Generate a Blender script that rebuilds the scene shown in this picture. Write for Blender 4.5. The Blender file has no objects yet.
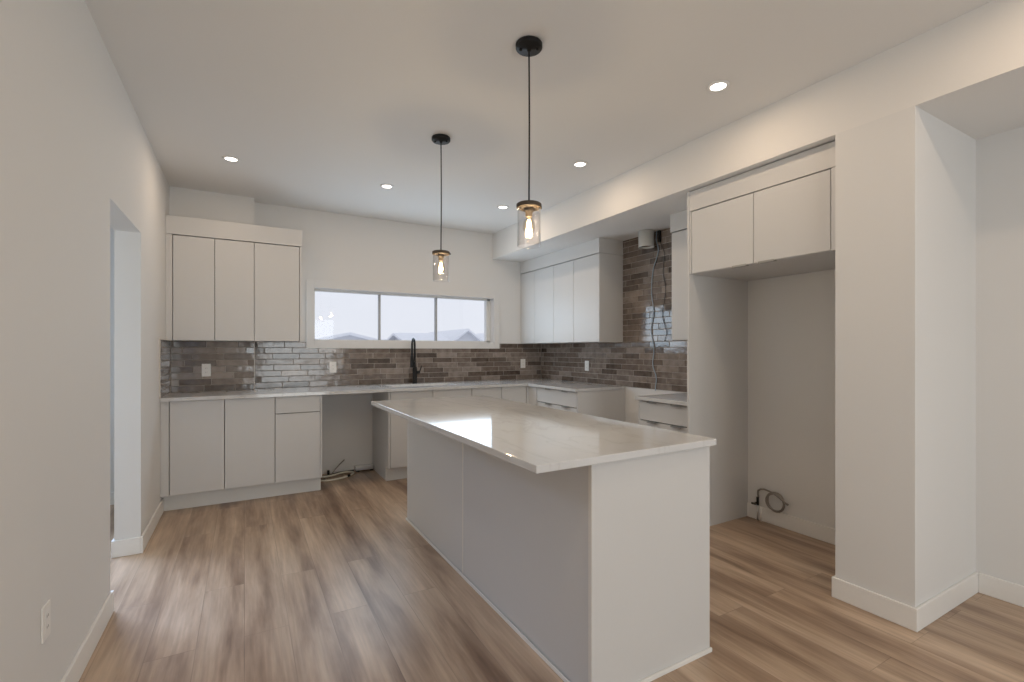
import bpy, bmesh, math, random
from mathutils import Vector, Matrix, noise
random.seed(7)
scn = bpy.context.scene
C = scn.collection
PI = math.pi

# ---------------------------------------------------------------- camera
cam_d = bpy.data.cameras.new('camera')
cam = bpy.data.objects.new('camera', cam_d); C.objects.link(cam)
cam.location = (0, 0, 1.29)
cam.rotation_euler = (PI/2, 0, -math.radians(29.5))
cam_d.sensor_width = 36.0
cam_d.lens = 473.0*36.0/1024.0
cam_d.shift_y = 9.0/1024.0
cam_d.clip_start = 0.02; cam_d.clip_end = 500
scn.camera = cam

# ---------------------------------------------------------------- world, exposure
scn.view_settings.view_transform = 'Standard'
scn.view_settings.look = 'None'
scn.view_settings.exposure = 0.0
scn.view_settings.gamma = 1.0
scn.view_settings.use_curve_mapping = False
w = bpy.data.worlds.new('overcast_sky'); scn.world = w; w.use_nodes = True
nt = w.node_tree; nt.nodes.clear()
bg = nt.nodes.new('ShaderNodeBackground'); out = nt.nodes.new('ShaderNodeOutputWorld')
geo = nt.nodes.new('ShaderNodeTexCoord'); sep = nt.nodes.new('ShaderNodeSeparateXYZ')
rmp = nt.nodes.new('ShaderNodeValToRGB')
nt.links.new(geo.outputs['Generated'], sep.inputs[0]); nt.links.new(sep.outputs['Z'], rmp.inputs[0])
rmp.color_ramp.elements[0].position = 0.0; rmp.color_ramp.elements[0].color = (.86, .875, .92, 1)
rmp.color_ramp.elements[1].position = 0.6; rmp.color_ramp.elements[1].color = (.82, .85, .93, 1)
nt.links.new(rmp.outputs[0], bg.inputs['Color']); bg.inputs['Strength'].default_value = 1.0
nt.links.new(bg.outputs[0], out.inputs['Surface'])

def area(name, loc, rot, sx, sy, power, col, spread=PI, shape='RECTANGLE'):
    l = bpy.data.lights.new(name, 'AREA'); l.shape = shape; l.size = sx
    if shape == 'RECTANGLE': l.size_y = sy
    l.energy = power; l.color = col; l.spread = spread
    o = bpy.data.objects.new(name, l); C.objects.link(o); o.location = loc; o.rotation_euler = rot
    return o
# daylight entering by the glazing of the room behind the camera, the hall window and the kitchen window
area('daylight_patio_door', (1.20, -3.10, 1.12), (PI/2, 0, 0), 1.9, 2.0, 44, (.94, 1.0, 1.0))
area('daylight_hall_window', (-2.28, 3.0, 1.35), (0, -PI/2, 0), 1.5, 1.3, 13, (.92, .99, 1.0))
hd_ = area('daylight_hall_entry', (-1.30, 4.30, 2.2), (0, 0, 0), .8, .8, 13, (.50, .68, 1.0), 1.25)
hd_.rotation_euler = (Vector((-.30, 2.90, 0))-hd_.location).to_track_quat('-Z', 'Y').to_euler()
area('daylight_kitchen_window', (1.66, 5.222, 1.66), (-PI/2, 0, 0), 2.0, .52, 14, (.66, .84, 1.0))

# ---------------------------------------------------------------- materials
def mat(name, col, rough=.5, metal=0, bump=None, spec=.5, emis=None, estr=0):
    m = bpy.data.materials.new(name); m.use_nodes = True
    n = m.node_tree; b = n.nodes['Principled BSDF']
    b.inputs['Base Color'].default_value = (*col, 1); b.inputs['Roughness'].default_value = rough
    b.inputs['Metallic'].default_value = metal; b.inputs['Specular IOR Level'].default_value = spec
    if emis: b.inputs['Emission Color'].default_value = (*emis, 1); b.inputs['Emission Strength'].default_value = estr
    tc = n.nodes.new('ShaderNodeTexCoord')
    sc, st, var = bump or (60, .02, .02)
    nz = n.nodes.new('ShaderNodeTexNoise'); nz.inputs['Scale'].default_value = sc; nz.inputs['Detail'].default_value = 4
    n.links.new(tc.outputs['Object'], nz.inputs['Vector'])
    if var:
        mx = n.nodes.new('ShaderNodeMixRGB'); mx.inputs[1].default_value = (*[c*(1-var) for c in col], 1)
        mx.inputs[2].default_value = (*[min(1, c*(1+var)) for c in col], 1)
        n.links.new(nz.outputs['Fac'], mx.inputs[0]); n.links.new(mx.outputs[0], b.inputs['Base Color'])
    bp = n.nodes.new('ShaderNodeBump'); bp.inputs['Strength'].default_value = st; bp.inputs['Distance'].default_value = .002
    n.links.new(nz.outputs['Fac'], bp.inputs['Height']); n.links.new(bp.outputs[0], b.inputs['Normal'])
    return m

M = {}
M['wall'] = mat('wall_paint', (.765, .762, .755), .75, bump=(180, .12, .01))
M['ceiling'] = mat('ceiling_paint', (.80, .79, .775), .85, bump=(120, .15, .01))
M['trim'] = mat('trim_paint', (.84, .83, .81), .45)
M['cab'] = mat('cabinet_laminate', (.67, .67, .668), .42, bump=(90, .03, .01))
M['cab_edge'] = mat('cabinet_edge', (.80, .78, .74), .4)
M['toe'] = mat('toe_board', (.76, .76, .74), .45)
M['cabdark'] = mat('cabinet_shadow_gap', (.10, .09, .08), .7)  # near-black sheets behind the fronts, painting shade into the gaps
M['black'] = mat('black_metal', (.008, .008, .008), .45, .1, None, .35)
M['chrome'] = mat('brushed_steel', (.80, .80, .80), .3, 1.0)
M['pull'] = mat('edge_pull_steel', (.42, .41, .40), .32, 1.0)
M['steel'] = mat('sink_steel', (.5, .5, .5), .3, 1.0)
M['bronze'] = mat('dark_bronze', (.075, .057, .042), .6, .2)
M['plastic'] = mat('white_plastic', (.86, .85, .83), .35)
M['slot'] = mat('dark_slot', (.06, .055, .05), .5)
M['galv'] = mat('duct_metal', (.78, .78, .75), .4, .2)
M['cable_w'] = mat('white_cable_sheath', (.80, .77, .66), .45)
M['cable_b'] = mat('blue_grey_cable_sheath', (.42, .52, .62), .45)
M['cable_k'] = mat('black_cable_sheath', (.035, .035, .035), .5)
M['cable_g'] = mat('braided_steel_line', (.30, .275, .25), .4, .5, bump=(300, .5, .2))
M['vinyl'] = mat('window_vinyl', (.78, .79, .78), .35)
M['mull'] = mat('window_bar_vinyl', (.42, .44, .46), .4)
M['lampface'] = mat('lamp_diffuser', (.9, .9, .88), .5, emis=(1, .94, .84), estr=6)
M['filament'] = mat('glowing_filament', (1, .8, .5), .5, emis=(1, .74, .42), estr=26)
M['snow'] = mat('snow', (.80, .81, .84), .8, bump=(.6, .3, .03))
M['siding'] = mat('house_siding', (.68, .69, .72), .7)
M['roofing'] = mat('snowy_shingles', (.84, .85, .88), .8, bump=(3, .3, .08))
M['grout'] = mat('tile_grout', (.42, .385, .355), .85)
M['bead'] = mat('tile_edge_trim', (.66, .62, .57), .4)

def glassmat(name, tint, ior=1.45, rough=0.0, body=0.0):
    m = bpy.data.materials.new(name); m.use_nodes = True; n = m.node_tree; n.nodes.clear()
    o = n.nodes.new('ShaderNodeOutputMaterial'); t = n.nodes.new('ShaderNodeBsdfTransparent'); g = n.nodes.new('ShaderNodeBsdfGlossy')
    f = n.nodes.new('ShaderNodeFresnel'); f.inputs['IOR'].default_value = ior; mx = n.nodes.new('ShaderNodeMixShader')
    t.inputs[0].default_value = (*tint, 1); g.inputs['Roughness'].default_value = rough
    lw = n.nodes.new('ShaderNodeLayerWeight'); lw.inputs['Blend'].default_value = .5
    pw = n.nodes.new('ShaderNodeMath'); pw.operation = 'POWER'; pw.inputs[1].default_value = 4; n.links.new(lw.outputs['Facing'], pw.inputs[0])
    ma = n.nodes.new('ShaderNodeMath'); ma.operation = 'MULTIPLY_ADD'; ma.inputs[1].default_value = .95; ma.inputs[2].default_value = ((ior-1)/(ior+1))**2
    n.links.new(pw.outputs[0], ma.inputs[0]); n.nodes.remove(f)
    n.links.new(ma.outputs[0], mx.inputs[0]); n.links.new(t.outputs[0], mx.inputs[1]); n.links.new(g.outputs[0], mx.inputs[2])
    n.links.new(mx.outputs[0], o.inputs[0]); return m
M['pane'] = glassmat('window_glass', (.97, .98, 1.0), 1.3)
M['jar'] = glassmat('clear_jar_glass', (.965, .96, .96), 1.55, .04)
M['bulbglass'] = glassmat('bulb_glass', (.98, .93, .84), 1.3, .02)

def floor_mat():
    m = bpy.data.materials.new('oak_look_planks'); m.use_nodes = True; n = m.node_tree; L = n.links
    b = n.nodes['Principled BSDF']
    tc = n.nodes.new('ShaderNodeTexCoord'); sp = n.nodes.new('ShaderNodeSeparateXYZ'); L.new(tc.outputs['Object'], sp.inputs[0])
    cb = n.nodes.new('ShaderNodeCombineXYZ'); L.new(sp.outputs['Y'], cb.inputs['X']); L.new(sp.outputs['X'], cb.inputs['Y'])
    br = n.nodes.new('ShaderNodeTexBrick'); br.inputs['Scale'].default_value = 1
    br.inputs['Brick Width'].default_value = 1.5; br.inputs['Row Height'].default_value = .182
    br.inputs['Mortar Size'].default_value = .0016; br.inputs['Mortar Smooth'].default_value = 0.2
    br.inputs['Color1'].default_value = (0, 0, 0, 1); br.inputs['Color2'].default_value = (1, 1, 1, 1); br.inputs['Mortar'].default_value = (.5, .5, .5, 1)
    br.offset = .37; br.offset_frequency = 2
    L.new(cb.outputs[0], br.inputs['Vector'])
    # grain: long streaks along Y, shifted plank by plank
    off = n.nodes.new('ShaderNodeMath'); off.operation = 'MULTIPLY'; off.inputs[1].default_value = .9; L.new(br.outputs['Color'], off.inputs[0])
    mp = n.nodes.new('ShaderNodeCombineXYZ')
    sx = n.nodes.new('ShaderNodeMath'); sx.operation = 'MULTIPLY'; sx.inputs[1].default_value = 8; L.new(sp.outputs['X'], sx.inputs[0])
    sy = n.nodes.new('ShaderNodeMath'); sy.operation = 'MULTIPLY'; sy.inputs[1].default_value = .95; L.new(sp.outputs['Y'], sy.inputs[0])
    L.new(sx.outputs[0], mp.inputs['X']); L.new(sy.outputs[0], mp.inputs['Y']); L.new(off.outputs[0], mp.inputs['Z'])
    n1 = n.nodes.new('ShaderNodeTexNoise'); n1.inputs['Scale'].default_value = 1.0; n1.inputs['Detail'].default_value = 5; n1.inputs['Roughness'].default_value = .55; n1.inputs['Distortion'].default_value = .25
    L.new(mp.outputs[0], n1.inputs['Vector'])
    mp2 = n.nodes.new('ShaderNodeVectorMath'); mp2.operation = 'MULTIPLY'; mp2.inputs[1].default_value = (9, 3.2, 1); L.new(mp.outputs[0], mp2.inputs[0])
    n2 = n.nodes.new('ShaderNodeTexNoise'); n2.inputs['Scale'].default_value = 1.0; n2.inputs['Detail'].default_value = 3; L.new(mp2.outputs[0], n2.inputs['Vector'])
    r1 = n.nodes.new('ShaderNodeValToRGB'); e = r1.color_ramp.elements
    e[0].position = .30; e[0].color = (.19, .115, .074, 1); e[1].position = .70; e[1].color = (.61, .465, .340, 1)
    k = r1.color_ramp.elements.new(.5); k.color = (.43, .305, .212, 1)
    L.new(n1.outputs['Fac'], r1.inputs[0])
    fine = n.nodes.new('ShaderNodeMapRange'); fine.inputs['From Min'].default_value = .3; fine.inputs['From Max'].default_value = .7; fine.inputs['To Min'].default_value = .88; fine.inputs['To Max'].default_value = 1.1
    L.new(n2.outputs['Fac'], fine.inputs['Value'])
    tone = n.nodes.new('ShaderNodeMapRange'); tone.inputs['To Min'].default_value = .96; tone.inputs['To Max'].default_value = 1.04; L.new(br.outputs['Color'], tone.inputs['Value'])
    mu = n.nodes.new('ShaderNodeMath'); mu.operation = 'MULTIPLY'; L.new(fine.outputs[0], mu.inputs[0]); L.new(tone.outputs[0], mu.inputs[1])
    vm = n.nodes.new('ShaderNodeVectorMath'); vm.operation = 'SCALE'; L.new(r1.outputs[0], vm.inputs[0]); L.new(mu.outputs[0], vm.inputs['Scale'])
    seam = n.nodes.new('ShaderNodeMixRGB'); seam.inputs[2].default_value = (.07, .05, .038, 1)
    sf = n.nodes.new('ShaderNodeMath'); sf.operation = 'MULTIPLY'; sf.inputs[1].default_value = .32; L.new(br.outputs['Fac'], sf.inputs[0])
    L.new(sf.outputs[0], seam.inputs[0]); L.new(vm.outputs[0], seam.inputs[1]); L.new(seam.outputs[0], b.inputs['Base Color'])
    b.inputs['Roughness'].default_value = .33; b.inputs['Specular IOR Level'].default_value = .55
    bp = n.nodes.new('ShaderNodeBump'); bp.inputs['Strength'].default_value = .12; bp.inputs['Distance'].default_value = .002
    hs = n.nodes.new('ShaderNodeMath'); hs.operation = 'SUBTRACT'; L.new(n2.outputs['Fac'], hs.inputs[0]); L.new(br.outputs['Fac'], hs.inputs[1])
    L.new(hs.outputs[0], bp.inputs['Height']); L.new(bp.outputs[0], b.inputs['Normal'])
    return m
M['floor'] = floor_mat()

def quartz_mat():
    m = bpy.data.materials.new('white_quartz_soft_veins'); m.use_nodes = True; n = m.node_tree; L = n.links
    b = n.nodes['Principled BSDF']; tc = n.nodes.new('ShaderNodeTexCoord')
    mp = n.nodes.new('ShaderNodeMapping'); mp.inputs['Rotation'].default_value = (0, 0, .5); mp.inputs['Scale'].default_value = (2.4, .8, 1); L.new(tc.outputs['Object'], mp.inputs[0])
    nz = n.nodes.new('ShaderNodeTexNoise'); nz.inputs['Scale'].default_value = 1.6; nz.inputs['Detail'].default_value = 6; nz.inputs['Distortion'].default_value = 1.2
    L.new(mp.outputs[0], nz.inputs['Vector'])
    ab = n.nodes.new('ShaderNodeMath'); ab.operation = 'SUBTRACT'; ab.inputs[1].default_value = .5; L.new(nz.outputs['Fac'], ab.inputs[0])
    a2 = n.nodes.new('ShaderNodeMath'); a2.operation = 'ABSOLUTE'; L.new(ab.outputs[0], a2.inputs[0])
    r = n.nodes.new('ShaderNodeValToRGB'); e = r.color_ramp.elements
    e[0].position = 0; e[0].color = (.60, .605, .61, 1); e[1].position = .022; e[1].color = (.665, .672, .68, 1)
    k = r.color_ramp.elements.new(.15); k.color = (.68, .688, .70, 1)
    L.new(a2.outputs[0], r.inputs[0]); L.new(r.outputs[0], b.inputs['Base Color'])
    b.inputs['Roughness'].default_value = .07; b.inputs['Specular IOR Level'].default_value = .6
    return m
M['quartz'] = quartz_mat()

def tile_mat():
    m = bpy.data.materials.new('glazed_brick_tile'); m.use_nodes = True; n = m.node_tree; L = n.links
    b = n.nodes['Principled BSDF']; tc = n.nodes.new('ShaderNodeTexCoord')
    at = n.nodes.new('ShaderNodeAttribute'); at.attribute_name = 'tone'
    nz = n.nodes.new('ShaderNodeTexNoise'); nz.inputs['Scale'].default_value = 17; nz.inputs['Detail'].default_value = 6; L.new(tc.outputs['Object'], nz.inputs['Vector'])
    ad = n.nodes.new('ShaderNodeMath'); ad.operation = 'MULTIPLY_ADD'; ad.inputs[1].default_value = .9; L.new(nz.outputs['Fac'], ad.inputs[0])
    sb = n.nodes.new('ShaderNodeMath'); sb.operation = 'SUBTRACT'; sb.inputs[1].default_value = .45; L.new(at.outputs['Fac'], sb.inputs[0]); L.new(sb.outputs[0], ad.inputs[2])
    r = n.nodes.new('ShaderNodeValToRGB'); e = r.color_ramp.elements
    e[0].position = .0; e[0].color = (.055, .038, .028, 1); e[1].position = 1; e[1].color = (.34, .29, .258, 1)
    k = r.color_ramp.elements.new(.5); k.color = (.165, .128, .105, 1)
    L.new(ad.outputs[0], r.inputs[0]); L.new(r.outputs[0], b.inputs['Base Color'])
    b.inputs['Roughness'].default_value = .13; b.inputs['Specular IOR Level'].default_value = .8
    n2 = n.nodes.new('ShaderNodeTexNoise'); n2.inputs['Scale'].default_value = 14; n2.inputs['Detail'].default_value = 2; L.new(tc.outputs['Object'], n2.inputs['Vector'])
    bp = n.nodes.new('ShaderNodeBump'); bp.inputs['Strength'].default_value = .30; bp.inputs['Distance'].default_value = .006
    L.new(n2.outputs['Fac'], bp.inputs['Height']); L.new(bp.outputs[0], b.inputs['Normal'])
    return m
M['tile'] = tile_mat()

# ---------------------------------------------------------------- helpers
def box(bm, x0, x1, y0, y1, z0, z1, bev=0.0):
    t = bmesh.new()
    vs = [t.verts.new((x, y, z)) for z in (z0, z1) for y in (y0, y1) for x in (x0, x1)]
    for f in ((0, 2, 3, 1), (4, 5, 7, 6), (0, 1, 5, 4), (2, 6, 7, 3), (0, 4, 6, 2), (1, 3, 7, 5)):
        t.faces.new([vs[i] for i in f])
    if bev > 0:
        bmesh.ops.bevel(t, geom=t.edges[:], offset=bev, segments=2, affect='EDGES', profile=.5)
    merge(bm, t)
    return bm
def merge(bm, t, mtx=None):
    me = bpy.data.meshes.new('tmp'); t.to_mesh(me); t.free()
    if mtx: me.transform(mtx)
    bm.from_mesh(me); bpy.data.meshes.remove(me)
def B(*a, bev=0.0):
    bm = bmesh.new(); box(bm, *a, bev=bev); return bm
def lathe(bm, prof, cx, cy, segs=32, axis='Z', cz=0):
    rings = []
    for r, z in prof:
        ring = []
        for i in range(segs):
            a = 2*PI*i/segs
            p = (r*math.cos(a), r*math.sin(a), z)
            if axis == 'X': p = (z, p[0], p[1])
            if axis == 'Y': p = (p[0], z, p[1])
            ring.append(bm.verts.new((cx+p[0], cy+p[1], cz+p[2])))
        rings.append(ring)
    for a, b in zip(rings, rings[1:]):
        for i in range(segs):
            f = bm.faces.new((a[i], a[(i+1) % segs], b[(i+1) % segs], b[i])); f.smooth = True
    for ring, last in ((rings[0], False), (rings[-1], True)):
        if (Vector(ring[0].co)-Vector(ring[segs//2].co)).length > 1e-4:
            bm.faces.new(ring if last else ring[::-1])
    bmesh.ops.recalc_face_normals(bm, faces=bm.faces[:])
    return bm
def catmull(pts, n=8, closed=False):
    P = [Vector(p) for p in pts]; out = []
    for i in range(len(P)-1):
        a = P[max(i-1, 0)]; b = P[i]; c = P[i+1]; d = P[min(i+2, len(P)-1)]
        for k in range(n):
            t = k/n
            out.append(.5*((2*b)+(c-a)*t+(2*a-5*b+4*c-d)*t*t+(3*b-a-3*c+d)*t**3))
    out.append(P[-1]); return out
def tube(bm, pts, r, segs=10, smooth=8):
    P = catmull(pts, smooth) if smooth else [Vector(p) for p in pts]
    up = Vector((0, 0, 1)); prev = None; rings = []
    for i, p in enumerate(P):
        t = (P[min(i+1, len(P)-1)]-P[max(i-1, 0)]).normalized()
        if prev is None:
            n = t.cross(up) if abs(t.z) < .95 else t.cross(Vector((1, 0, 0)))
        else: n = prev-t*prev.dot(t)
        n.normalize(); prev = n; bb = t.cross(n)
        rr = r[i] if isinstance(r, list) else r
        rings.append([bm.verts.new(p+n*rr*math.cos(2*PI*k/segs)+bb*rr*math.sin(2*PI*k/segs)) for k in range(segs)])
    for a, b in zip(rings, rings[1:]):
        for k in range(segs):
            f = bm.faces.new((a[k], a[(k+1) % segs], b[(k+1) % segs], b[k])); f.smooth = True
    bm.faces.new(rings[0][::-1]); bm.faces.new(rings[-1])
    bmesh.ops.recalc_face_normals(bm, faces=bm.faces[:])
    return bm

ORG = {}
def obj(name, bm, m, parent=None, loc=None):
    """link bm (world coordinates) as one mesh object"""
    me = bpy.data.meshes.new(name)
    o0 = Vector(ORG[parent.name]) if parent else Vector(loc or (0, 0, 0))
    bmesh.ops.translate(bm, verts=bm.verts[:], vec=-o0)
    bm.to_mesh(me); bm.free()
    me.materials.append(M[m])
    o = bpy.data.objects.new(name, me); C.objects.link(o)
    ORG[o.name] = tuple(o0)
    if parent: o.parent = parent
    else: o.location = o0
    return o
def thing(name, label, cat, loc, group=None):
    o = bpy.data.objects.new(name, None); o.empty_display_size = .05; C.objects.link(o)
    o.location = loc; ORG[o.name] = tuple(loc); o['label'] = label; o['category'] = cat
    if group: o['group'] = group
    return o
def tag(o, label, cat, group=None):
    o['label'] = label; o['category'] = cat
    if group: o['group'] = group
    return o
def struct(name, bm, m, label=None, parent=None):
    o = obj(name, bm, m, parent)
    if not parent: o['kind'] = 'structure'
    if label and not parent: o['label'] = label
    return o

# ---------------------------------------------------------------- room dimensions
XL, XR, YB, YR, ZC = -.573, 3.41, 5.24, -3.2, 2.73
XS, ZS = 2.685, 2.415          # dropped soffit: face and underside
ZT = .915                       # worktop height
T = .15

# floor and ceiling
struct('floor', B(-2.4, XR+T, YR-T, YB+T, -.08, 0), 'floor')
bm = B(-2.4, XR+T, YR-T, YB+T+.1, ZC, ZC+.1)
box(bm, XS, XR+T, YR, YB, ZS, ZC)
struct('ceiling', bm, 'ceiling')
# walls
d0, d1, dz = 2.99, 3.78, 2.035
TW = .132
bm = B(XL-TW, XL, YR, d0, 0, ZC); box(bm, XL-TW, XL, d1, YB, 0, ZC); box(bm, XL-TW, XL, d0, d1, dz, ZC)
struct('wall_left', bm, 'wall')
wx0, wx1, wz0, wz1 = .625, 2.700, 1.385, 1.930
bm = B(XL-T, wx0, YB, YB+.22, 0, ZC); box(bm, wx1, XR+T, YB, YB+.22, 0, ZC)
box(bm, wx0, wx1, YB, YB+.22, 0, wz0); box(bm, wx0, wx1, YB, YB+.22, wz1, ZC)
struct('wall_back', bm, 'wall')
struct('wall_right', B(XR, XR+T, YR, YB, 0, ZC), 'wall')
struct('wall_column', B(XS, XR, .981, 1.318, 0, ZS), 'wall')
struct('wall_chase', B(XL, .083, 5.10, YB, ZT-.03, ZC), 'wall')
px0, px1, pz1 = .22, 2.18, 2.15
bm = B(XL-T, px0, YR-T, YR, 0, ZC); box(bm, px1, XR+T, YR-T, YR, 0, ZC); box(bm, px0, px1, YR-T, YR, pz1, ZC)
struct('wall_rear', bm, 'wall')
bm = B(-2.4, -2.3, 1.9, 5.2, 0, ZC); box(bm, -2.3, XL-TW, 5.08, 5.2, 0, ZC); box(bm, -2.3, XL-TW, 1.9, 2.0, 0, ZC)
struct('wall_hall', bm, 'wall')
# baseboards
def bb(name, segs):
    bm = bmesh.new()
    for s in segs: box(bm, *s, 0, .105, bev=.003)
    return struct(name, bm, 'trim')
bt = .013
CY = 1.318
bb('baseboard_left', [(XL, XL+bt, YR, d0+bt), (XL-TW-bt, XL, d0, d0+bt), (XL, XL+bt, d1-bt, 4.655), (XL-TW-bt, XL, d1-bt, d1), (XL-TW-bt, XL-TW, d1, 5.06)])
bb('baseboard_column', [(XS-bt, XS, .981-bt, CY+bt), (XS, XR, .981-bt, .981), (XS, XR, CY, CY+bt)])
bb('baseboard_right', [(XR-bt, XR, YR, .981-bt)])
bb('baseboard_alcove', [(XR-bt, XR, CY+bt, 2.298)])
bb('baseboard_rear', [(XL, px0-.07, YR, YR+bt), (px1+.07, XR, YR, YR+bt)])
bb('baseboard_hall', [(-2.3, XL-TW-bt, 5.08-bt, 5.08)])

# patio door behind the camera
o = thing('door_1', '', '', (1.15, YR, 0)); del o['label'], o['category']; o['kind'] = 'structure'
bm = bmesh.new()
for x in (px0, (px0+px1)/2-.03, px1-.06): box(bm, x, x+.06, YR-.10, YR-.04, 0, pz1, bev=.003)
for z in (0, pz1-.06): box(bm, px0+.06, px1-.06, YR-.10, YR-.04, z, z+.06)
obj('door_frame', bm, 'vinyl', o)
obj('pane', B(px0+.05, px1-.05, YR-.075, YR-.07, .05, pz1-.05), 'pane', o)

# kitchen window
win = thing('window_1', '', '', (1.66, YB+.1, wz0)); del win['label'], win['category']; win['kind'] = 'structure'
gy = YB+.12
fx1 = wx1-.045
bm = bmesh.new()
box(bm, wx0-.01, wx0+.018, gy-.02, gy+.05, wz0, wz1); box(bm, fx1, wx1, gy-.02, gy+.05, wz0, wz1)
box(bm, wx0, wx1, gy-.02, gy+.05, wz0-.0, wz0+.016); box(bm, wx0, wx1, gy-.02, gy+.05, wz1-.018, wz1)
obj('window_frame', bm, 'vinyl', win)
for x in (1.322, 1.992):
    obj('window_bar', B(x-.010, x+.010, gy-.012, gy+.04, wz0+.016, wz1-.018, bev=.002), 'mull', win)
for a, b in ((wx0+.018, 1.312), (1.332, 1.982), (2.002, fx1)):
    obj('pane', B(a, b, gy+.012, gy+.018, wz0+.016, wz1-.018), 'pane', win)
# flat casing round the window
cw = .078
bm = B(wx0-cw, wx0, YB-.016, YB, wz0-cw, wz1+cw, bev=.002); box(bm, wx1, wx1+cw, YB-.016, YB, wz0-cw, wz1+cw, bev=.002)
box(bm, wx0, wx1, YB-.016, YB, wz0-cw, wz0, bev=.002); box(bm, wx0, wx1, YB-.016, YB, wz1, wz1+cw, bev=.002)
struct('trim_1', bm, 'wall')

# ---------------------------------------------------------------- tiled backsplashes
TH, TL, G = .057, .245, .0035
def tiles(rects, tf, tone_seed=0):
    """rects (u0,u1,row0,row1) in wall plane; tf maps (u, n, z) to world"""
    rnd = random.Random(tone_seed); bm = bmesh.new(); lay = bm.loops.layers.float_color.new('tone')
    for (u0, u1, r0, r1) in rects:
        for r in range(r0, r1):
            z0 = ZT+r*TH; st = -(((r*7) % 5)*TL/5+.03*((r*3) % 4)); u = u0+st
            while u < u1:
                a, b = max(u, u0)+G/2, min(u+TL, u1)-G/2
                u += TL
                if b-a < .012: continue
                zt = z0+TH-G/2
                if r == 42: zt = ZS
                zt = min(zt, ZS-.002)
                if zt-z0 < .012: continue
                t = rnd.betavariate(2.6, 2.6)
                ta, tb = max(-.0014, min(.0014, rnd.gauss(0, .0008))), max(-.001, min(.001, rnd.gauss(0, .0006)))
                n0 = .0085
                cs = []
                e = .0022
                fr = []
                for (uu, zz, sg, sz) in ((a, z0+G/2, -1, -1), (b, z0+G/2, 1, -1), (b, zt, 1, 1), (a, zt, -1, 1)):
                    cs.append(bm.verts.new(tf(uu, n0-.003, zz)))
                    fr.append(bm.verts.new(tf(uu-sg*e, n0+ta*sg*.9+tb*sz, zz-sz*e)))
                fs = [bm.faces.new(fr)]
                for i in range(4):
                    j = (i+1) % 4
                    fs.append(bm.faces.new((cs[i], cs[j], fr[j], fr[i])))
                for f in fs:
                    for l in f.loops: l[lay] = (t, t, t, 1)
    bmesh.ops.recalc_face_normals(bm, faces=bm.faces[:])
    return bm
# back wall
bk = thing('tile_backsplash', 'long strip of brown-grey glazed brick tile on back wall under window', 'backsplash', (1.7, YB, ZT))
bm = tiles([(.086, XR-.01, 0, 7), (.086, wx0-cw, 7, 8), (wx1+cw, XR-.01, 7, 8)], lambda u, n, z: (u, YB-n, z), 3)
bmesh.ops.recalc_face_normals(bm, faces=bm.faces[:])
obj('tiles', bm, 'tile', bk)
bm = B(.083, XR, YB-.006, YB, ZT, ZT+7*TH-.001); box(bm, .083, wx0-cw, YB-.006, YB, ZT+7*TH-.001, ZT+8*TH); box(bm, wx1+cw, XR, YB-.006, YB, ZT+7*TH-.001, ZT+8*TH)
obj('grout', bm, 'grout', bk)
# on the corner chase
ck = thing('tile_backsplash', 'brown brick tile panel in left corner below upper cabinets, ending in white trim', 'backsplash', (-.25, 5.10, ZT))
obj('tiles', tiles([(XL+.01, .083, 0, 8)], lambda u, n, z: (u, 5.10-n, z), 5), 'tile', ck)
obj('grout', B(XL, .083, 5.094, 5.10, ZT, ZT+8*TH), 'grout', ck)
obj('edge_trim', B(.080, .086, 5.086, 5.235, ZT, ZT+8*TH), 'bead', ck)
# left wall return
lk = thing('tile_backsplash', 'narrow return of brown tile on left wall at worktop end', 'backsplash', (XL, 4.8, ZT))
obj('tiles', tiles([(4.525, 5.09, 0, 8)], lambda u, n, z: (XL+n, u, z), 9), 'tile', lk)
obj('grout', B(XL, XL+.006, 4.522, 5.094, ZT, ZT+8*TH), 'grout', lk)
bm = B(XL, XL+.009, 4.506, 4.522, ZT, ZT+8*TH+.008); box(bm, XL, XL+.009, 4.522, 4.86, ZT+8*TH, ZT+8*TH+.008)
obj('edge_trim', bm, 'bead', lk)
# right wall
rk = thing('tile_backsplash', 'brown brick tile on right wall rising full height behind range space', 'backsplash', (XR, 3.7, ZT))
obj('tiles', tiles([(2.319, YB-.01, 0, 8), (2.775, 3.71, 8, 27)], lambda u, n, z: (XR-n, u, z), 14), 'tile', rk)
bm = B(XR-.006, XR, 2.319, YB-.007, ZT, ZT+8*TH); box(bm, XR-.006, XR, 2.775, 3.71, ZT+8*TH, ZS)
obj('grout', bm, 'grout', rk)

# ---------------------------------------------------------------- cabinets
def door_y(x0, x1, yf, z0, z1, parent, name='door', g=.0022):      # front facing -Y
    return obj(name, B(x0+g, x1-g, yf, yf+.019, z0+g, z1-g, bev=.0012), 'cab', parent)
def door_x(y0, y1, xf, z0, z1, parent, name='door', g=.0022):      # front facing -X
    return obj(name, B(xf, xf+.019, y0+g, y1-g, z0+g, z1-g, bev=.0012), 'cab', parent)
def carcass(x0, x1, y0, y1, z0, z1, parent, m='cab'):
    return obj('carcass', B(x0, x1, y0, y1, z0, z1, bev=.0008), m, parent)

UZ0, UZ1 = 1.371, 2.264
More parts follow.
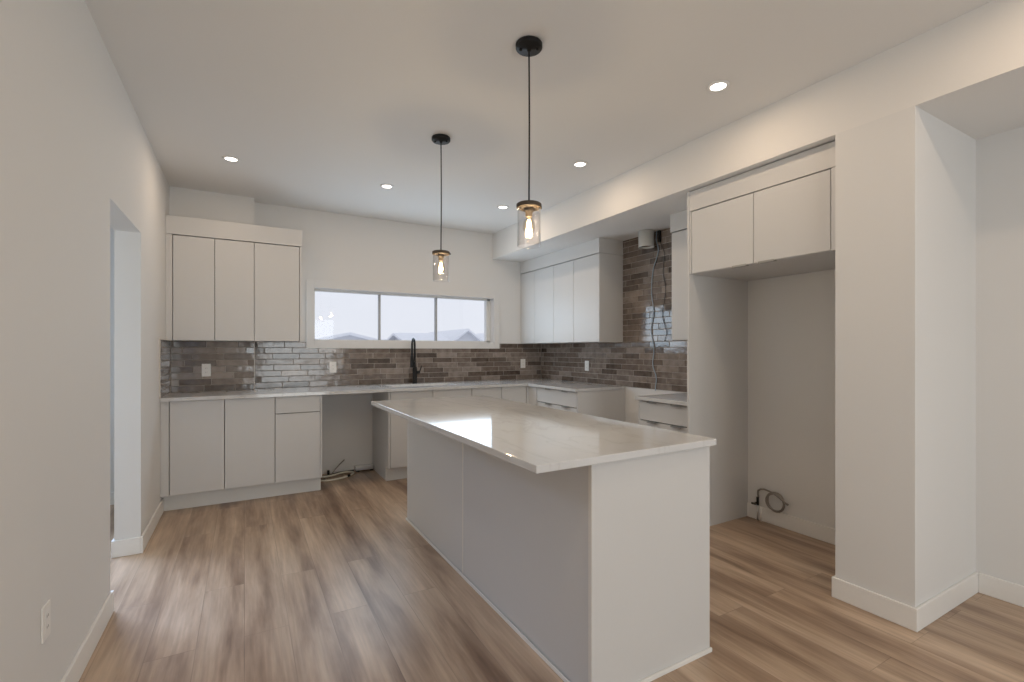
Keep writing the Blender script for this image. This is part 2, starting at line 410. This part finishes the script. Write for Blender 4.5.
# upper run, back wall left
yf = 4.862
u1 = thing('upper_cabinet', 'two-door flat pale grey upper cabinet in left corner', 'cabinet', (-.22, 5.0, UZ0), 'upper cabinets left of the window')
carcass(-.5255, .077, yf+.024, 5.082, UZ0, UZ1, u1); 
obj('gap_shade', B(-.522, .074, yf+.0195, yf+.024, UZ0+.004, UZ1-.002), 'cabdark', u1)
door_y(-.524, -.225, yf, UZ0, UZ1-.004, u1); door_y(-.225, .077, yf, UZ0, UZ1-.004, u1)
obj('filler', B(XL+.001, -.527, yf, yf+.05, UZ0, UZ1), 'cab', u1)
u2 = thing('upper_cabinet', 'single-door flat pale grey upper cabinet nearest the window', 'cabinet', (.27, 5.0, UZ0), 'upper cabinets left of the window')
carcass(.0775, .4515, yf+.024, 5.232, UZ0+.0, UZ1, u2)
obj('gap_shade', B(.080, .449, yf+.0195, yf+.024, UZ0+.004, UZ1-.002), 'cabdark', u2)
door_y(.077, .451, yf, UZ0, UZ1-.004, u2)
obj('end_panel', B(.4535, .470, yf-.001, 5.232, UZ0, UZ1), 'cab', u2)
tag(obj('crown_board', B(XL+.001, .474, yf-.008, 5.095, UZ1+.001, 2.418, bev=.001), 'cab', loc=(0, 5, UZ1)),
    'flat crown board on top of left corner upper cabinets', 'trim board')

# right wall uppers (front x = 3.09)
xf = 3.088
ys = [5.238, 4.905, 4.49, 4.11, 3.703]
for i, lab in ((0, 'two-door upper cabinet in the far right corner beside back wall'), (2, 'two-door upper cabinet beside tall tile strip, its end panel showing')):
    a, b, c = ys[i+2], ys[i+1], ys[i]
    u = thing('upper_cabinet', lab, 'cabinet', (3.25, (a+c)/2, UZ0), 'upper cabinets on the right wall')
    carcass(xf+.024, XR-.002, a+.001, c-.001, UZ0, UZ1, u)
    obj('gap_shade', B(xf+.0195, xf+.024, a+.004, c-.004, UZ0+.004, UZ1-.002), 'cabdark', u)
    door_x(a, b, xf, UZ0, UZ1-.004, u); door_x(b, c, xf, UZ0, UZ1-.004, u)
    if i == 2: obj('end_panel', B(xf+.001, XR-.002, a-.016, a, UZ0, UZ1-.001), 'cab', u)
tag(obj('crown_board', B(xf-.003, XR-.002, ys[4]-.017, YB-.002, UZ1+.002, ZS-.001, bev=.001), 'cab', loc=(3.25, 4.5, UZ1)),
    'crown board above four-door upper run on right wall up to the soffit', 'trim board')
# narrow upper between tile strip and tall panel
u = thing('upper_cabinet', 'narrow upper cabinet between tall tile strip and refrigerator panel', 'cabinet', (3.25, 2.58, UZ0))
carcass(xf+.024, XR-.002, 2.320, 2.768, UZ0, UZ1, u)
obj('gap_shade', B(xf+.0195, xf+.024, 2.323, 2.764, UZ0+.004, UZ1-.002), 'cabdark', u)
door_x(2.320, 2.768, xf, UZ0, UZ1-.004, u)
tag(obj('crown_board', B(xf-.006, XR-.002, 2.320, 2.776, UZ1+.002, ZS-.001, bev=.001), 'cab', loc=(3.25, 2.58, UZ1)),
    'short crown board above narrow upper cabinet beside tall tile strip', 'trim board')

# refrigerator surround
FX = 2.746
tag(obj('tall_end_panel', B(FX-.004, XR-.001, 2.299, 2.317, 0, ZS-.001, bev=.001), 'cab', loc=(3.05, 2.308, 0)),
    'tall pale grey panel standing between drawers and refrigerator alcove', 'panel')
fc = thing('over_fridge_cabinet', 'two-door cabinet bridging the top of empty refrigerator alcove', 'cabinet', (3.05, 1.82, 1.825))
carcass(FX+.024, XR-.002, 1.32, 2.297, 1.826, 2.268, fc)
obj('gap_shade', B(FX+.0195, FX+.024, 1.375, 2.277, 1.830, 2.266), 'cabdark', fc)
door_x(1.371, 1.815, FX, 1.826, 2.266, fc); door_x(1.815, 2.281, FX, 1.826, 2.266, fc)
obj('filler', B(FX, FX+.02, 1.320, 1.369, 1.826, 2.268), 'cab', fc); obj('filler', B(FX, FX+.02, 2.283, 2.297, 1.826, 2.268), 'cab', fc)
for y0 in (1.68, 1.86):
    bm = B(FX-.006, FX+.022, y0, y0+.10, 1.821, 1.825, bev=.0008); box(bm, FX-.008, FX-.005, y0, y0+.10, 1.819, 1.832, bev=.0008)
    obj('edge_pull', bm, 'pull', fc)
tag(obj('crown_board', B(FX-.004, FX+.30, 1.320, 2.297, 2.270, ZS-.008, bev=.001), 'cab', loc=(2.9, 1.82, 2.27)),
    'crown board above two-door cabinet over the refrigerator alcove', 'trim board')

# base run, back wall
BY, TY, BZ, CT = 4.572, 4.662, .138, .887
CB = CT-.002
grp = 'base cabinets left of the dishwasher space'
def base_back(x0, x1, label, fronts, group=None, side=True, depth=5.228):
    c = thing('base_cabinet', label, 'cabinet', ((x0+x1)/2, 4.9, 0), group)
    carcass(x0+.001, x1-.001, BY+.024, depth, BZ, CB, c)
    obj('gap_shade', B(x0+.003, x1-.003, BY+.0195, BY+.024, BZ+.004, CB-.002), 'cabdark', c)
    for kind, a, b, z0, z1 in fronts: door_y(a, b, BY, z0, z1, c, kind, .003)
    return c
c = base_back(-.516, -.143, 'flat-door base cabinet against the left wall', [('door', -.516, -.143, BZ, CB)], grp, depth=5.09)
obj('filler', B(XL+.001, -.518, BY, BY+.05, BZ, CB), 'cab', c)
base_back(-.143, .231, 'middle flat-door base cabinet of three left of dishwasher space', [('door', -.143, .231, BZ, CB)], grp, depth=5.09)
c = base_back(.231, .597, 'base cabinet with one drawer above its door, beside dishwasher space', [('drawer', .231, .597, .735, CB), ('door', .231, .597, BZ, .735)], grp)
bm = B(.5975, .612, BY+.001, 5.228, BZ, CB); box(bm, .5975, .612, TY+.0165, 5.228, 0, BZ); obj('end_panel', bm, 'cab', c)
tag(obj('toe_board', B(XL+.001, .612, TY, TY+.016, 0, BZ, bev=.001), 'toe', loc=(0, TY, 0)),
    'white toe board under the three left base cabinets', 'trim board')
c = base_back(1.232, 2.098, 'sink base cabinet with two doors under the window', [('door', 1.232, 1.665, BZ, CB), ('door', 1.665, 2.098, BZ, CB)])
bm = B(1.214, 1.231, BY+.001, 5.228, BZ, CB); box(bm, 1.214, 1.231, TY+.0165, 5.228, 0, BZ); obj('end_panel', bm, 'cab', c)
base_back(2.098, 2.456, 'flat-door base cabinet right of the sink base', [('door', 2.098, 2.456, BZ, CB)])
c = base_back(2.456, 2.776, 'corner base cabinet where the back and right worktops meet', [('door', 2.456, 2.772, BZ, CB)])
obj('filler', B(2.777, 2.82, BY, BY+.022, BZ, CB), 'cab', c)
tag(obj('toe_board', B(1.214, 2.86, TY, TY+.016, 0, BZ, bev=.001), 'toe', loc=(2, TY, 0)),
    'toe board below the sink base, right of dishwasher space', 'trim board')

# right wall base
BX = 2.800
def pull_x(y0, w, z, x, parent):
    bm = B(x-.020, x+.018, y0, y0+w, z, z+.003, bev=.0008); box(bm, x-.024, x-.020, y0, y0+w, z-.009, z+.003, bev=.001)
    obj('edge_pull', bm, 'pull', parent)
def drawers_x(y0, y1, label, pulls):
    c = thing('drawer_cabinet', label, 'cabinet', (3.1, (y0+y1)/2, 0), 'drawer base cabinets on the right wall')
    carcass(BX+.024, XR-.002, y0+.001, y1-.001, BZ, CB, c)
    obj('gap_shade', B(BX+.0195, BX+.024, y0+.003, y1-.003, BZ+.004, CB-.002), 'cabdark', c)
    zs = [CB-.003, .725, .43, BZ]
    for a, b in zip(zs, zs[1:]):
        d = obj('drawer', B(BX, BX+.019, y0+.003, y1-.003, b+.004, a-.004, bev=.0012), 'cab', c)
        for p in pulls: pull_x(p, .10, a-.003, BX, d)
    return c
c = drawers_x(3.678, 4.392, 'three-drawer base cabinet with steel edge pulls between corner and range gap', [3.80, 4.10])
obj('end_panel', B(BX+.001, XR-.002, 3.662, 3.677, 0, CB), 'cab', c)
obj('filler', B(BX, BX+.019, 4.400, 4.572, BZ, CB), 'cab', c); obj('gap_shade', B(BX+.0195, BX+.0235, 4.389, 4.42, BZ, CB-.002), 'cabdark', c)
c = drawers_x(2.320, 2.842, 'three-drawer base cabinet with steel edge pulls beside tall panel', [2.40, 2.64])
obj('end_panel', B(BX+.001, XR-.002, 2.843, 2.858, 0, CB), 'cab', c)
tag(obj('toe_board', B(BX+.08, BX+.096, 3.678, TY, 0, BZ), 'toe', loc=(2.9, 4.1, 0)), 'toe board below the far drawer cabinet on right wall', 'trim board')
tag(obj('toe_board', B(BX+.08, BX+.096, 2.320, 2.842, 0, BZ), 'toe', loc=(2.9, 2.6, 0)), 'toe board below the near drawer cabinet beside tall panel', 'trim board')

# worktops
def poly_slab(pts, z0, z1, holes=None, bev=.002):
    bm = bmesh.new()
    vb = [bm.verts.new((x, y, z0)) for x, y in pts]; vt = [bm.verts.new((x, y, z1)) for x, y in pts]
    bm.faces.new(vb[::-1]); bm.faces.new(vt)
    for i in range(len(pts)):
        j = (i+1) % len(pts); bm.faces.new((vb[i], vb[j], vt[j], vt[i]))
    if bev: bmesh.ops.bevel(bm, geom=bm.edges[:], offset=bev, segments=2, affect='EDGES', profile=.5)
    return bm
WY, WX = 4.535, 2.768
sx0, sx1, sy0, sy1 = 1.31, 2.03, 4.74, 5.08
ct = thing('worktop', 'white L-shaped quartz worktop running under the window into the corner', 'worktop', (1.2, 4.9, CT))
# slab with a real sink cut-out (bridge ring)
bm = bmesh.new()
outer = [(XL+.001, WY), (WX, WY), (WX, 3.655), (XR-.010, 3.655), (XR-.010, YB-.010), (.09, YB-.010), (.09, 5.089), (XL+.001, 5.089)]
inner = [(sx0, sy0), (sx1, sy0), (sx1, sy1), (sx0, sy1)]
# decompose into strips
cells = [(XL+.001, .09, WY, 5.089), (.09, sx0, WY, YB-.010), (sx0, sx1, WY, sy0), (sx0, sx1, sy1, YB-.010), (sx1, WX, WY, YB-.010), (WX, XR-.010, WY, YB-.010), (WX, XR-.010, 3.655, WY)]
vd = {}
def V(x, y, z):
    k = (round(x, 4), round(y, 4), round(z, 4))
    if k not in vd: vd[k] = bm.verts.new((x, y, z))
    return vd[k]
xsn = sorted({round(c[i], 4) for c in cells for i in (0, 1)}); ysn = sorted({round(c[i], 4) for c in cells for i in (2, 3)})
ins = lambda x, y: any(c[0] < x < c[1] and c[2] < y < c[3] for c in cells)
occ = {}
for i in range(len(xsn)-1):
    for j in range(len(ysn)-1): occ[i, j] = ins((xsn[i]+xsn[i+1])/2, (ysn[j]+ysn[j+1])/2)
for (i, j), v in occ.items():
    if not v: continue
    xa, xb, ya, yb = xsn[i], xsn[i+1], ysn[j], ysn[j+1]
    bm.faces.new((V(xa, ya, ZT), V(xb, ya, ZT), V(xb, yb, ZT), V(xa, yb, ZT)))
    bm.faces.new((V(xa, ya, CT), V(xa, yb, CT), V(xb, yb, CT), V(xb, ya, CT)))
    if not occ.get((i, j-1)): bm.faces.new((V(xa, ya, CT), V(xb, ya, CT), V(xb, ya, ZT), V(xa, ya, ZT)))
    if not occ.get((i, j+1)): bm.faces.new((V(xb, yb, CT), V(xa, yb, CT), V(xa, yb, ZT), V(xb, yb, ZT)))
    if not occ.get((i-1, j)): bm.faces.new((V(xa, yb, CT), V(xa, ya, CT), V(xa, ya, ZT), V(xa, yb, ZT)))
    if not occ.get((i+1, j)): bm.faces.new((V(xb, ya, CT), V(xb, yb, CT), V(xb, yb, ZT), V(xb, ya, ZT)))
obj('slab', bm, 'quartz', ct)
tag(obj('worktop', poly_slab([(WX, 2.318), (XR-.010, 2.318), (XR-.010, 2.860), (WX, 2.860)], CT, ZT), 'quartz', loc=(3.08, 2.59, CT)),
    'short white quartz worktop on the drawers beside the tall panel', 'worktop')

# sink
sk = thing('undermount_sink', 'stainless undermount sink set into worktop under the window', 'sink', (1.67, 4.91, .70))
bm = bmesh.new(); a = (sx0-.012, sx1+.012, sy0-.012, sy1+.012); zb = .715
def ring(z, ins_):
    return [bm.verts.new((x, y, z)) for x, y in ((a[0]+ins_, a[2]+ins_), (a[1]-ins_, a[2]+ins_), (a[1]-ins_, a[3]-ins_), (a[0]+ins_, a[3]-ins_))]
r = [ring(CB-.0005, -.012), ring(CB-.0005, 0), ring(zb, .01), ring(zb-.002, -.0), ring(CB-.004, -.010)]
for p, q in zip(r, r[1:]):
    for i in range(4): bm.faces.new((p[i], p[(i+1) % 4], q[(i+1) % 4], q[i]))
bm.faces.new(r[2])
bmesh.ops.recalc_face_normals(bm, faces=bm.faces[:])
obj('basin', bm, 'steel', sk)
obj('drain', lathe(bmesh.new(), [(.0, .7165), (.03, .7165), (.045, .719), (.045, .7155)], 1.67, 4.95), 'chrome', sk)

# faucet
fx, fy = 1.662, 5.150
fa = thing('kitchen_faucet', 'matt black high-arc pull-down faucet behind the sink', 'faucet', (fx, fy, ZT))
bm = bmesh.new(); lathe(bm, [(.027, ZT), (.027, ZT+.006), (.0235, ZT+.010), (.0235, ZT+.175), (.019, ZT+.185), (.0135, ZT+.19)], fx, fy)
obj('body', bm, 'black', fa)
# arc leans left and forward as in the photo
ax, ay = -.115, -.10
pts = [(fx, fy, ZT+.18), (fx, fy, ZT+.40)]
for i in range(1, 10):
    t = PI*i/10; k = (1-math.cos(t))/2
    pts.append((fx+ax*.55*k, fy+ay*k, ZT+.415+.085*math.sin(t)))
ex, ey = fx+ax*.55, fy+ay
pts += [(ex, ey, ZT+.38), (ex, ey, ZT+.30)]
obj('spout', tube(bmesh.new(), pts, .0115, 12, 4), 'black', fa)
bm = lathe(bmesh.new(), [(.013, ZT+.315), (.017, ZT+.30), (.020, ZT+.20), (.021, ZT+.185), (.012, ZT+.183)], ex, ey)
obj('spray_head', bm, 'black', fa)
bm = tube(bmesh.new(), [(fx, fy, ZT+.245), (fx+ax*.28, fy+ay*.5, ZT+.245), (ex, ey, ZT+.245)], .006, 8, 2)
obj('docking_arm', bm, 'black', fa)
hd = obj('handle', lathe(bmesh.new(), [(.016, .015), (.016, .055), (.011, .060)], fx, fy, 20, 'X', ZT+.125), 'black', fa)
obj('lever', tube(bmesh.new(), [(fx+.050, fy, ZT+.125), (fx+.062, fy-.005, ZT+.150), (fx+.078, fy-.01, ZT+.200)], .006, 8, 4), 'black', hd)

# ---------------------------------------------------------------- island
IX0, IX1, IY0, IY1 = 1.087, 1.7285, 1.345, 3.53
isl = thing('kitchen_island', 'long pale grey panelled island body in the middle of the floor', 'island', (1.4, 2.4, 0))
isl.rotation_euler = (0, 0, .0075)
obj('carcass', B(IX0+.010, IX1-.024, IY0+.02, IY1-.02, 0.0, CB), 'cab', isl)
obj('side_panel', B(IX0, IX0+.012, IY0+.022, 2.488, 0, CB, bev=.0008), 'cab', isl)
obj('side_panel', B(IX0, IX0+.012, 2.502, IY1-.001, 0, CB, bev=.0008), 'cab', isl)
obj('seam_strip', B(IX0-.001, IX0+.012, 2.4885, 2.5015, 0, CB), 'cab_edge', isl)
e = obj('end_panel', B(IX0-.004, IX1, IY0, IY0+.019, 0, CB, bev=.001), 'cab', isl)
obj('panel_edge', B(IX0-.0055, IX0-.004, IY0+.0005, IY0+.0185, 0, CB), 'cab_edge', e)
obj('end_panel', B(IX0+.012, IX1, IY1-.019, IY1, 0, CB, bev=.001), 'cab', isl)
bm = B(IX0-.012, IX0-.0056, IY0-.01, IY1, 0, .018, bev=.002); box(bm, IX0-.012, IX1+.004, IY0-.010, IY0-.0006, 0, .018, bev=.002)
obj('shoe_strip', bm, 'trim', isl)
for k in range(4):
    y0 = IY0+.02+k*(IY1-IY0-.04)/4; y1 = IY0+.02+(k+1)*(IY1-IY0-.04)/4
    obj('door', B(IX1-.022, IX1-.004, y0+.002, y1-.002, .12, CB-.004, bev=.0012), 'cab', isl)
tag(obj('island_worktop', poly_slab([(.817, 1.302), (1.7300, 1.312), (1.7300, 3.53), (.817, 3.53)], CT, ZT, bev=.003), 'quartz', loc=(1.4, 2.4, CT)),
    'large glossy white quartz worktop overhanging the island', 'worktop').rotation_euler = (0, 0, .0075)

# ---------------------------------------------------------------- outlets
def plate(ctr, nrm, label, parent_group='white cover plates', rocker=False, sc=1.0):
    """nrm: 'Y-' faces -Y, 'X-' faces -X, 'X+' faces +X"""
    x, y, z = ctr; t = thing('wall_outlet', label, 'outlet', ctr, parent_group)
    W, H = .035*sc, .0575*sc
    def bxx(a0, a1, z0, z1, n0, n1, bev=0):
        if nrm == 'Y-': return B(x+a0, x+a1, y-n1, y-n0, z+z0, z+z1, bev=bev)
        if nrm == 'X-': return B(x-n1, x-n0, y+a0, y+a1, z+z0, z+z1, bev=bev)
        return B(x+n0, x+n1, y+a0, y+a1, z+z0, z+z1, bev=bev)
    obj('cover_plate', bxx(-W, W, -H, H, 0, .006, .0022), 'plastic', t)
    s = obj('socket', bxx(-.0165*sc, .0165*sc, -.033*sc, .033*sc, .006, .0078, .0006), 'plastic', t)
    if not rocker:
        for dz in (-.018, .018):
            for da in (-.006, .006): obj('slot', bxx((da-.001)*sc, (da+.001)*sc, (dz-.004)*sc, (dz+.004)*sc, .0078, .0081), 'slot', s)
    return t
plate((-.30, 5.091, 1.108), 'Y-', 'white outlet on brown tile under left upper cabinets')
plate((.806, YB-.0095, 1.110), 'Y-', 'white outlet on tile below left end of the window')
plate((3.120, YB-.0095, 1.116), 'Y-', 'white outlet on back wall tile right of the window')
plate((XR-.0095, 4.272, 1.110), 'X-', 'white outlet on right wall tile beneath four-door uppers')
plate((XL, 2.115, .395), 'X+', 'white outlet low on the left wall in foreground')

# ---------------------------------------------------------------- cables, duct
dk = thing('vent_duct', 'round pale metal duct stub hanging from soffit over range space', 'duct', (3.31, 3.27, ZS))
obj('sleeve', lathe(bmesh.new(), [(.072, ZS-.001), (.072, 2.275), (.074, 2.273), (.074, 2.262), (.066, 2.262), (.066, 2.30), (.058, ZS-.002)], 3.31, 3.27), 'galv', dk)
obj('dark_disc', lathe(bmesh.new(), [(.0, 2.288), (.0645, 2.288), (.0645, 2.280), (.0, 2.280)], 3.31, 3.27), 'cabdark', dk)  # dark disc closing the duct mouth
def yz(y, z, x=XR-.016): return (x, y, z)
tag(obj('hood_cable', tube(bmesh.new(), [yz(3.22, ZS), yz(3.225, 2.33), yz(3.20, 2.22), yz(3.265, 2.05), yz(3.285, 1.85), yz(3.26, 1.66), yz(3.29, 1.48), yz(3.255, 1.30), yz(3.27, 1.15), yz(3.225, 1.03), yz(3.235, .93), yz(3.23, .905, XR-.02)], .0045, 8, 6), 'cable_b', loc=(XR, 3.2, ZS)),
    'pale blue-grey cable dangling down the tile from the soffit', 'cable')
tag(obj('hood_cable', tube(bmesh.new(), [yz(3.185, ZS), yz(3.195, 2.34), yz(3.13, 2.20), yz(3.14, 2.02), yz(3.11, 1.84), yz(3.15, 1.62), yz(3.10, 1.46), yz(3.13, 1.37)], .0026, 8, 6), 'cable_k', loc=(XR, 3.15, ZS)),
    'thin black cable hanging beside the pale one on tile', 'cable')
tag(obj('junction_clamp', B(XR-.035, XR-.012, 3.165, 3.195, 2.30, 2.412, bev=.006), 'black', loc=(XR, 3.23, 2.4)),
    'small black cable clamp beside the duct stub at soffit', 'clamp')

# refrigerator water line coil on the alcove wall
wl = thing('water_line', 'coiled grey braided water line on refrigerator alcove wall', 'water line', (XR-.03, 2.07, .16))
pts = []
cy, cz = 2.062, .176
for i in range(0, 62):
    a = PI*.62-i*2*PI/20
    rr = .064+.004*math.sin(i*.7)
    pts.append((XR-.022-.010*((i % 20)/20)-.004*(i//20), cy-rr*math.cos(a)*.98, cz+rr*math.sin(a)*1.0))
pts = [(XR-.012, 2.205, .17), (XR-.02, 2.203, .225), (XR-.024, 2.15, .248)]+pts+[(XR-.045, 1.985, .20), (XR-.04, 1.962, .185)]
obj('hose', tube(bmesh.new(), pts, .0065, 8, 2), 'cable_g', wl)
bm = tube(bmesh.new(), [(XR-.022, 2.205, .115), (XR-.022, 2.205, .175)], .009, 10, 0)
tube(bm, [(XR-.022, 2.205, .135), (XR-.05, 2.215, .128)], .007, 8, 0)
v = obj('valve', bm, 'black', wl)
obj('valve_handle', B(XR-.058, XR-.048, 2.198, 2.235, .120, .135, bev=.003), 'slot', v)
obj('stub_pipe', tube(bmesh.new(), [(XR-.024, 2.205, 0), (XR-.024, 2.205, .118)], .006, 10, 0), 'chrome', wl)
bm = tube(bmesh.new(), [(XR-.018, 2.180, 0), (XR-.018, 2.180, .11)], .0075, 10, 0)
obj('white_pipe', bm, 'plastic', wl)

# dishwasher space: hose, cable, strip
ho = thing('dishwasher_hose', 'loop of cream hose lying on the floor in dishwasher space', 'hose', (.8, 5.0, 0))
loop = [(.640, 5.16, .012), (.635, 4.99, .010), (.72, 4.93, .010), (.86, 4.965, .010), (.97, 5.06, .010), (.985, 5.135, .012), (.90, 5.15, .016), (.78, 5.07, .020), (.70, 5.03, .024), (.66, 5.08, .016)]
obj('tubing', tube(bmesh.new(), loop, .0095, 10, 8), 'cable_w', ho)
for p, q in (((.655, 4.968, .012), (.690, 4.944, .012)), ((.905, 4.995, .011), (.935, 5.024, .011))):
    obj('clip', tube(bmesh.new(), [p, q], .0135, 10, 0), 'black', ho)
tag(obj('supply_cable', tube(bmesh.new(), [(.632, 5.10, .008), (.74, 5.13, .008), (.86, 5.19, .010), (.96, 5.20, .010), (1.012, 5.20, .012)], .008, 8, 8), 'cable_k', loc=(.9, 5.18, 0)),
    'black supply cable along the floor behind the cream hose loop', 'cable')
tag(obj('grey_wire', tube(bmesh.new(), [(.765, 5.05, .034), (.80, 5.10, .06), (.86, 5.16, .10), (.915, 5.20, .135)], .0055, 8, 6), 'cable_g', loc=(.8, 5.1, 0)),
    'short grey wire end sticking up above the cream hose loop', 'wire')
tag(obj('black_connector', B(.738, .762, 5.14, 5.165, 0, .055, bev=.004), 'black', loc=(.75, 5.15, 0)),
    'small black upright connector at the left of dishwasher space', 'connector')
jb = thing('junction_box', 'flat steel junction box on floor in far corner of dishwasher space', 'junction box', (1.10, 5.19, 0))
obj('box', B(1.02, 1.205, 5.145, 5.228, .016, .058, bev=.003), 'chrome', jb)
obj('foot', B(1.03, 1.06, 5.15, 5.225, 0, .0165), 'black', jb); obj('foot', B(1.17, 1.20, 5.15, 5.225, 0, .0165), 'black', jb)

# ---------------------------------------------------------------- ceiling lights
def downlight(x, y, label, power=2.7):
    t = thing('recessed_light', label, 'ceiling light', (x, y, ZC), 'recessed ceiling lights')
    z = ZC
    obj('trim_ring', lathe(bmesh.new(), [(.040, z-.001), (.042, z-.006), (.056, z-.005), (.058, z-.0005), (.056, z)], x, y, 40), 'plastic', t)
    obj('lamp_face', lathe(bmesh.new(), [(0, z-.003), (.0405, z-.003), (.0405, z-.001)], x, y, 40), 'lampface', t)
    l = bpy.data.lights.new('downlight', 'AREA'); l.shape = 'DISK'; l.size = .08; l.energy = power; l.color = (1, .75, .52)
    o = bpy.data.objects.new('downlight', l); C.objects.link(o); o.location = (x, y, z-.008)
    o.parent = t; o.location = (0, 0, -.008)
downlight(-.087, 4.14, 'round recessed light at left, above the left base cabinets')
downlight(1.09, 4.158, 'round recessed light between the left one and the far pendant')
downlight(2.266, 4.19, 'round recessed light farthest back, left of near pendant shade')
downlight(2.262, 2.928, 'round recessed light midway along the soffit side, right of near pendant')
downlight(2.250, 1.692, 'round recessed light nearest the camera, beside the soffit')
for x, y, lb in ((-.087, .45, 'nearest the left wall, just ahead of the camera'), (2.25, .45, 'overhead beside the dropped soffit, out of frame'), (-.087, -1.2, 'behind the camera, by the left wall'), (1.09, -1.2, 'behind the camera, middle of the row'), (2.25, -1.2, 'behind the camera, by the soffit')):  # assumed fixtures outside the view, added for their light
    downlight(x, y, 'assumed unseen recessed light '+lb, 3.0)

def pendant(x, y, zt, label):
    t = thing('pendant_light', label, 'pendant light', (x, y, ZC), 'glass jar pendants over the island')
    cp = obj('canopy', lathe(bmesh.new(), [(.060, ZC-.0005), (.063, ZC-.004), (.063, ZC-.020), (.060, ZC-.024), (.012, ZC-.026), (.008, ZC-.036), (0, ZC-.037)], x, y, 40), 'black', t)
    for a in (2.6, 5.7):
        obj('screw', lathe(bmesh.new(), [(.0075, ZC-.0235), (.0075, ZC-.030), (.005, ZC-.033), (0, ZC-.033)], x+.040*math.cos(a), y+.040*math.sin(a), 14), 'chrome' if 0 else 'black', cp)
    obj('cord', tube(bmesh.new(), [(x, y, ZC-.03), (x+.002, y, (ZC+zt)/2), (x, y, zt+.005)], .0040, 8, 6), 'black', t)
    cap = obj('shade_cap', lathe(bmesh.new(), [(0, zt+.012), (.006, zt+.010), (.010, zt), (.055, zt-.002), (.0595, zt-.006), (.0595, zt-.020), (.055, zt-.024), (0, zt-.024)], x, y, 40), 'bronze', t)
    for a in (-.5, 1.6, 3.7):
        obj('thumb_screw', lathe(bmesh.new(), [(.003, .058), (.003, .064), (.0055, .0645), (.0055, .069), (0, .069)], x, y, 10, 'X', zt-.013), 'black', cap) if a == -.5 else None
    obj('lamp_holder', lathe(bmesh.new(), [(.022, zt-.024), (.022, zt-.040), (.0165, zt-.044), (.0165, zt-.062), (.012, zt-.066)], x, y, 24), 'bronze', t)
    bm = lathe(bmesh.new(), [(.0535, zt-.022), (.0545, zt-.030), (.0545, zt-.196), (.0560, zt-.200), (.0545, zt-.202), (.0515, zt-.200), (.0515, zt-.030), (.050, zt-.024)], x, y, 48)
    bm2 = bm
    obj('glass_shade', bm2, 'jar', t)
    bl = obj('bulb', lathe(bmesh.new(), [(.012, zt-.062), (.014, zt-.070), (.026, zt-.092), (.0295, zt-.110), (.027, zt-.128), (.014, zt-.145), (.006, zt-.150), (0, zt-.151)], x, y, 28), 'bulbglass', t)
    bm = bmesh.new()
    for k in range(6):
        a = k*PI/3; q = .010
        tube(bm, [(x+q*.5*math.cos(a), y+q*.5*math.sin(a), zt-.078), (x+q*math.cos(a), y+q*math.sin(a), zt-.105), (x+q*.7*math.cos(a+.4), y+q*.7*math.sin(a+.4), zt-.130)], .0014, 6, 3)
    obj('filament', bm, 'filament', bl)
    l = bpy.data.lights.new('bulb_glow', 'POINT'); l.energy = 4.8; l.color = (1, .80, .52); l.shadow_soft_size = .02
    o = bpy.data.objects.new('bulb_glow', l); C.objects.link(o); o.parent = t; o.location = (0, 0, zt-.135-ZC)
pendant(1.165, 1.897, 1.980, 'near glass jar pendant with dark cap hanging over island, larger of the two')
pendant(1.160, 3.028, 1.960, 'far glass jar pendant hanging over island end before the window')

# ---------------------------------------------------------------- outside
struct('ground_snow', B(-60, 120, YB+1.5, 160, -2.2, -2.0), 'snow')
def house(x0, x1, y0, y1, ze, zr, label, gable='X'):
    """gable='X': the ridge runs along X; 'Y': the ridge runs along Y, gable faces the kitchen"""
    h = thing('house', label, 'house', ((x0+x1)/2, (y0+y1)/2, -2.0), 'houses beyond the window')
    bm = B(x0, x1, y0, y1, -2.0, ze)
    xm, ym = (x0+x1)/2, (y0+y1)/2
    if gable == 'Y':
        for yy in (y0, y1):
            bm.faces.new([bm.verts.new(p) for p in ((x0, yy, ze), (x1, yy, ze), (xm, yy, zr-.15))])
    else:
        for xx in (x0, x1):
            bm.faces.new([bm.verts.new(p) for p in ((xx, y0, ze), (xx, y1, ze), (xx, ym, zr-.15))])
    obj('walls', bm, 'siding', h)
    e = .5; bm = bmesh.new(); th = .22
    if gable == 'X':
        sec = [(y0-e, ze-.15), (ym, zr), (y1+e, ze-.15), (y1+e, ze-.15-th), (ym, zr-th), (y0-e, ze-.15-th)]
        A = [bm.verts.new((x0-e, a, b)) for a, b in sec]; D = [bm.verts.new((x1+e, a, b)) for a, b in sec]
    else:
        sec = [(x0-e, ze-.15), (xm, zr), (x1+e, ze-.15), (x1+e, ze-.15-th), (xm, zr-th), (x0-e, ze-.15-th)]
        A = [bm.verts.new((a, y0-e, b)) for a, b in sec]; D = [bm.verts.new((a, y1+e, b)) for a, b in sec]
    for s in (A, D):
        bm.faces.new((s[0], s[1], s[4], s[5])); bm.faces.new((s[1], s[2], s[3], s[4]))
    for i in range(6): bm.faces.new((A[i], A[(i+1) % 6], D[(i+1) % 6], D[i]))
    bmesh.ops.recalc_face_normals(bm, faces=bm.faces[:])
    obj('roof', bm, 'roofing', h)
house(4.6, 10.2, 40, 48, 2.1, 2.72, 'low distant house with shallow snowy roof, leftmost outside', 'Y')
house(14.6, 18.6, 58, 66, 2.15, 2.75, 'small far roof behind faucet, second from left outside', 'X')
house(12.2, 15.6, 39, 46, 2.0, 2.85, 'snowy-roofed house in the middle of the outside view', 'X')
house(17.2, 20.2, 42, 52, 2.0, 3.35, 'house with gabled front in right window pane', 'Y')
house(22.6, 27.0, 44, 52, 2.0, 3.3, 'distant roof at far right edge of the window view', 'Y')
